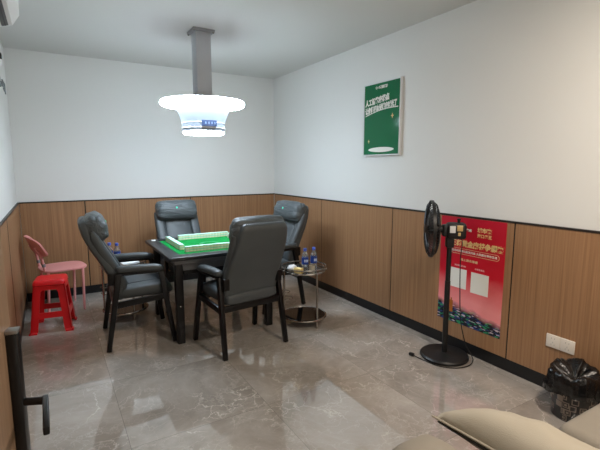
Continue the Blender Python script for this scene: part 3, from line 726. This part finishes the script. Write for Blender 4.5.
def smooth_path(P, n=6):
    P = [Vector(p) for p in P]; out = []
    for i in range(len(P)-1):
        p0, p1, p2, p3 = P[max(i-1, 0)], P[i], P[i+1], P[min(i+2, len(P)-1)]
        for k in range(n):
            t = k/n; out.append(0.5*((2*p1)+(p2-p0)*t+(2*p0-5*p1+4*p2-p3)*t*t+(3*p1-p0-3*p2+p3)*t**3))
    return out+[P[-1]]
b = MB(); b.tube(smooth_path(cd), 0.0038, 8); co = b.build('power_cord', MT['fanblack'], fan)
b = MB(); b.beam((-0.210, 0.120, 0.013), (-0.224, 0.158, 0.016), 0.026, 0.022, up=(0, 0, 1)); b.build('plug', MT['fanblack'], co)
# ------------------------------------------------------------------ wall sockets
def socket(y, label):
    t = thing('wall_socket', label, 'socket', (XR, y, 0.3065), group='wall sockets on the wood panelling')
    MB().box(-0.010, 0, -0.0445, 0.0445, 0, 0.088, 0.003).build('face_plate', MT['offwhite'], t)
    b = MB()
    for yy, zz, w_, h_ in ((-0.010, 0.064, 0.003, 0.010), (0.010, 0.064, 0.003, 0.010), (0.0, 0.037, 0.003, 0.010), (-0.010, 0.022, 0.003, 0.010), (0.010, 0.022, 0.003, 0.010)):
        b.box(-0.0106, -0.009, yy-w_/2, yy+w_/2, zz-h_/2, zz+h_/2)
    b.build('pin_slot', MT['slot'], t, 0); return t
socket(1.4335, 'white wall socket nearer the red poster'); socket(1.3435, 'white wall socket nearer the black bin')

# ------------------------------------------------------------------ waste bin with liner
bx, by = 2.645, 1.205
bi = thing('waste_bin', 'round black waste bin printed with grey letters by the right wall', 'bin', (bx, by, 0))
b = MB(); b.lathe([(0.001, 0), (0.108, 0), (0.112, 0.005), (0.131, 0.255), (0.127, 0.255), (0.108, 0.008), (0.001, 0.008)], 56); b.build('bin_body', MT['bin'], bi)
MB().torus((0, 0, 0.250), 0.131, 0.006, n=56).build('bin_rim', MT['offwhite'], bi)
b = MB(); n = 96; Rg = []
prof = [(0.004, 0.225), (0.055, 0.24), (0.105, 0.262), (0.124, 0.278), (0.136, 0.276), (0.146, 0.262), (0.150, 0.235), (0.153, 0.205), (0.157, 0.178)]
for i, (r, z) in enumerate(prof):
    ring = []; k_ = max(0, (i-2)/6)
    for j in range(n):
        a = 2*pi*j/n; d = Vector((cos(a), sin(a), 0))
        cr = noise.noise(Vector((cos(a)*2.4, sin(a)*2.4, z*9))); c2 = noise.noise(Vector((cos(a)*7, sin(a)*7, z*22+5)))
        hang = 0.55+0.75*noise.noise(Vector((cos(a)*1.6+3, sin(a)*1.6, 0.5)))
        rr = r + k_*(0.034*cr+0.016*c2+0.002)
        zz = z + (0.034*cr+0.010*c2+0.012 if 1 <= i <= 5 else 0) - max(0, k_-0.5)*0.05*hang
        rr = max(0.134, min(rr, 0.166)) if i >= 4 else rr; ring.append(d*rr+Z*zz)
    Rg.append(ring)
b.rings(Rg, cap=False); bag = b.build('bin_liner', MT['bag'], smooth=60); bag.location = (bx, by, 0.0)
md = bag.modifiers.new('t', 'SOLIDIFY'); md.thickness = 0.0012
tag(bag, 'crumpled black plastic bag lining and overhanging the waste bin', 'bin bag')

# ------------------------------------------------------------------ sofa and cushion
so = thing('sofa', 'taupe fabric sofa in the near right corner below the camera', 'sofa', (0, 0, 0))
SX0, SX1 = 0.90, 2.50
def pad(name, x0, x1, y0, y1, z0, z1, bev, m, crown=0.0, parent=so):
    b = MB(); b.box(x0, x1, y0, y1, z0, z1, bev, 5); o = b.build(name, m, parent, 60); return o
pad('base', SX0+0.02, SX1-0.02, -0.45, 0.82, 0.06, 0.28, 0.03, MT['sofa'])
pad('seat_cushion', 1.155, 1.772, -0.20, 0.865, 0.275, 0.425, 0.045, MT['sofa']); pad('seat_cushion', 1.776, 2.40, -0.20, 0.87, 0.275, 0.425, 0.045, MT['sofa'])
b = MB(); Rg = []
for y, a, c in ((-0.46, 0.11, 0.15), (-0.42, 0.128, 0.17), (0.3, 0.130, 0.178), (0.86, 0.130, 0.178), (0.925, 0.124, 0.168), (0.955, 0.11, 0.14), (0.965, 0.06, 0.07)):
    Rg.append(superring((0.99, y, 0.43), (1, 0, 0), (0, 0, 1), a, c, 3.2, 32))
b.rings(Rg); b.build('armrest', MT['sofa'], so, 60)
b = MB(); Rg = []
for y, a, c in ((-0.46, 0.07, 0.15), (-0.42, 0.08, 0.17), (0.3, 0.08, 0.175), (0.66, 0.08, 0.172), (0.72, 0.07, 0.155), (0.74, 0.04, 0.07)):
    Rg.append(superring((2.47, y, 0.32), (1, 0, 0), (0, 0, 1), a, c, 3.2, 32))
b.rings(Rg); b.build('armrest', MT['sofa'], so, 60)
b = MB(); b.box(1.14, 2.42, -0.48, -0.22, 0.28, 0.80, 0.07, 5); b.build('backrest', MT['sofa'], so, 60)
for x in (1.0, 2.42):
    for y in (-0.38, 0.72): MB().cyl((x, y, 0), (x, y, 0.07), 0.02, 14, 0.026).build('leg', MT['frame'], so)

cu = thing('cushion', 'beige fabric cushion with a dark zip edge lying on the sofa', 'cushion')
b = MB(); nu = 36
# corner points of the cushion: far-left, far-right, near-right, near-left
C00, C10, C11, C01 = Vector((1.130, 0.968, 0.610)), Vector((1.57, 0.805, 0.445)), Vector((1.56, 0.30, 0.455)), Vector((1.13, 0.44, 0.640))
nrm = (C10-C00).cross(C01-C00).normalized()
if nrm.z < 0: nrm = -nrm
def cpt(u, v, side):
    p_ = C00.lerp(C10, u).lerp(C01.lerp(C11, u), v); a, c = 2*u-1, 2*v-1
    cen = (C00+C10+C11+C01)/4
    inset = 0.055*((1-a*a)*abs(c)**3 + (1-c*c)*abs(a)**3)
    p_ = p_.lerp(cen, inset)
    h_ = (max(0, 1-abs(a)**2.4)*max(0, 1-abs(c)**2.4))**0.45
    wr = 0.009*noise.noise(Vector((u*3.2, v*5.5, 2)))+0.013*noise.noise(Vector((u*9+v*5, v*4-u*2, 5)))*(0.3+u)
    t_ = (0.125*(1.14-0.5*u) if side > 0 else 0.050)*h_ + (wr*h_ if side > 0 else 0)
    return p_+nrm*(side*t_)
bmx = b.bm; top = [[bmx.verts.new(cpt(i/nu, j/nu, 1)) for j in range(nu+1)] for i in range(nu+1)]
bot = [[top[i][j] if i in (0, nu) or j in (0, nu) else bmx.verts.new(cpt(i/nu, j/nu, -1)) for j in range(nu+1)] for i in range(nu+1)]
for i in range(nu):
    for j in range(nu):
        bmx.faces.new((top[i][j], top[i+1][j], top[i+1][j+1], top[i][j+1])); bmx.faces.new((bot[i][j], bot[i][j+1], bot[i+1][j+1], bot[i+1][j]))
bmesh.ops.recalc_face_normals(bmx, faces=bmx.faces)
b.build('cushion_cover', MT['beige'], cu, 80)
b = MB(); loop = [cpt(0, k/16, 1) for k in range(16)]+[cpt(k/16, 1, 1) for k in range(16)]+[cpt(1, 1-k/16, 1) for k in range(16)]+[cpt(1-k/16, 0, 1) for k in range(16)]
b.tube(loop, 0.004, 6, closed=True); b.build('piping', MT['beige'], cu)
b = MB(); Rg = []
for k in range(1, 24):
    v = k/24; p0 = cpt(0, v, 1); q = cpt(0.035, v, -1); q = q + (q-cpt(0.03, v, 1)).normalized()*0.003
    d = (p0-q)
    Rg.append([p0-Vector((0.002, 0, 0.006)), p0-Vector((0.005, 0, 0.007)), p0.lerp(q, 0.45)+Vector((-0.006, 0, -0.004)), p0.lerp(q, 0.45)+Vector((0.0, 0, 0.002))])
b.rings(Rg); b.build('zip_strip', MT['zip'], cu)

# ------------------------------------------------------------------ air conditioner and small things on the left wall
ac = thing('air_conditioner', 'white wall air conditioner high on the left wall', 'air conditioner', (XL-RC, 2.52, 2.262))
prof = [(0, 0.0), (0.14, 0.0), (0.20, 0.018), (0.236, 0.075), (0.244, 0.27), (0.23, 0.30), (0, 0.30)]
b = MB(); Rg = []
for y, s_ in ((-0.43, 0.97), (-0.42, 1.0), (0.42, 1.0), (0.43, 0.97)): Rg.append([Vector((x*s_, y, 0.15+(z-0.15)*s_)) for x, z in prof])
b.rings(Rg); b.build('case', MT['white'], ac, 25)
b = MB(); b.beam((0.166, -0.39, 0.008), (0.166, 0.39, 0.008), 0.032, 0.012, up=(0.29, 0, -0.95), bev=0.001); ol = b.build('air_outlet', MT['black'], ac)
b = MB(); b.beam((0.169, -0.385, 0.002), (0.169, 0.385, 0.002), 0.006, 0.003, up=(0.29, 0, -0.95), bev=0); b.build('louvre', MT['frame'], ol)
wc = thing('wall_camera', 'small white camera with a black face on the left wall', 'camera', (XL-RC, 4.14, 2.29)); wc.scale = (0.5, 0.5, 0.62)
b = MB(); b.lathe([(0.045, 0), (0.045, 0.012), (0.03, 0.02), (0.018, 0.05), (0.018, 0.07)], 24, (0, 0, 0.06), (1, 0, 0)); b.build('mount', MT['white'], wc)
b = MB(); b.lathe([(0.001, -0.055), (0.035, -0.045), (0.052, -0.015), (0.055, 0.01), (0.055, 0.05)], 28, (0.075, 0, 0.03)); b.build('housing', MT['white'], wc)
b = MB(); b.lathe([(0.0565, 0.035), (0.0565, 0.105), (0.045, 0.118), (0.001, 0.122)], 28, (0.075, 0, 0.03)); b.build('dark_dome', MT['glass'], wc)
# grey wall lettering close to the far corner (only its edge-on strokes can be made out)
wl = thing('wall_lettering', 'dark grey lettering on the left wall beside the far corner', 'lettering', (XL-RC, 4.90, 2.205)); wl.scale = (1, 0.9, 0.62)
b = MB()
for pts in ([(-0.36, 0.17), (-0.27, 0.10), (-0.33, 0.03), (-0.25, 0.0)], [(-0.20, 0.02), (-0.12, 0.05), (-0.15, 0.10)]):
    b.tube(smooth_path([(0.002, y, z) for y, z in pts]), 0.008, 6)
b.build('curved_stroke', MT['darkmark'], wl)
b = MB()
for y0, z0, y1, z1 in ((0.0, 0.16, 0.30, 0.17), (0.0, 0.16, 0.02, 0.06), (0.30, 0.17, 0.31, 0.01), (0.05, 0.10, 0.26, 0.10), (0.08, 0.05, 0.30, 0.04), (0.15, 0.16, 0.15, 0.03)):
    b.tube([(0.002, y0, z0), (0.002, y1, z1)], 0.008, 6)
b.build('straight_stroke', MT['darkmark'], wl)

# ------------------------------------------------------------------ light
def area(name, loc, size, energy, color, rot=(0, 0, 0)):
    l = bpy.data.lights.new(name, 'AREA'); l.shape = 'SQUARE'; l.size = size; l.energy = energy; l.color = color
    o = bpy.data.objects.new(name, l); COL.objects.link(o); o.location = loc; o.rotation_euler = rot; return o
# warm ceiling panel over the sofa end of the room, behind the camera
cl = thing('ceiling_light', 'square warm white ceiling light panel above the sofa', 'ceiling light', (1.75, 0.35, CZ))
MB().box(-0.16, 0.16, -0.16, 0.16, -0.022, 0, 0.004).build('panel_frame', MT['silver'], cl)
area('ceiling_panel_light', (1.75, 0.35, CZ-0.03), 0.28, 30, (1.0, 0.86, 0.73))
w = bpy.data.worlds.new('world'); SC.world = w; w.use_nodes = True
w.node_tree.nodes['Background'].inputs[0].default_value = (0.5, 0.55, 0.6, 1); w.node_tree.nodes['Background'].inputs[1].default_value = 0.05

# ------------------------------------------------------------------ camera
cam = bpy.data.cameras.new('camera'); cam.sensor_width = 36; cam.lens = 420.75/600*36; cam.clip_start = 0.02
co_ = bpy.data.objects.new('camera', cam); COL.objects.link(co_); co_.location = (0, 0, 1.5)
co_.rotation_euler = (pi/2-0.13718, 0, -0.53558); SC.camera = co_
SC.view_settings.view_transform = 'Standard'; SC.view_settings.look = 'None'; SC.view_settings.gamma = 1; SC.view_settings.exposure = 0.75
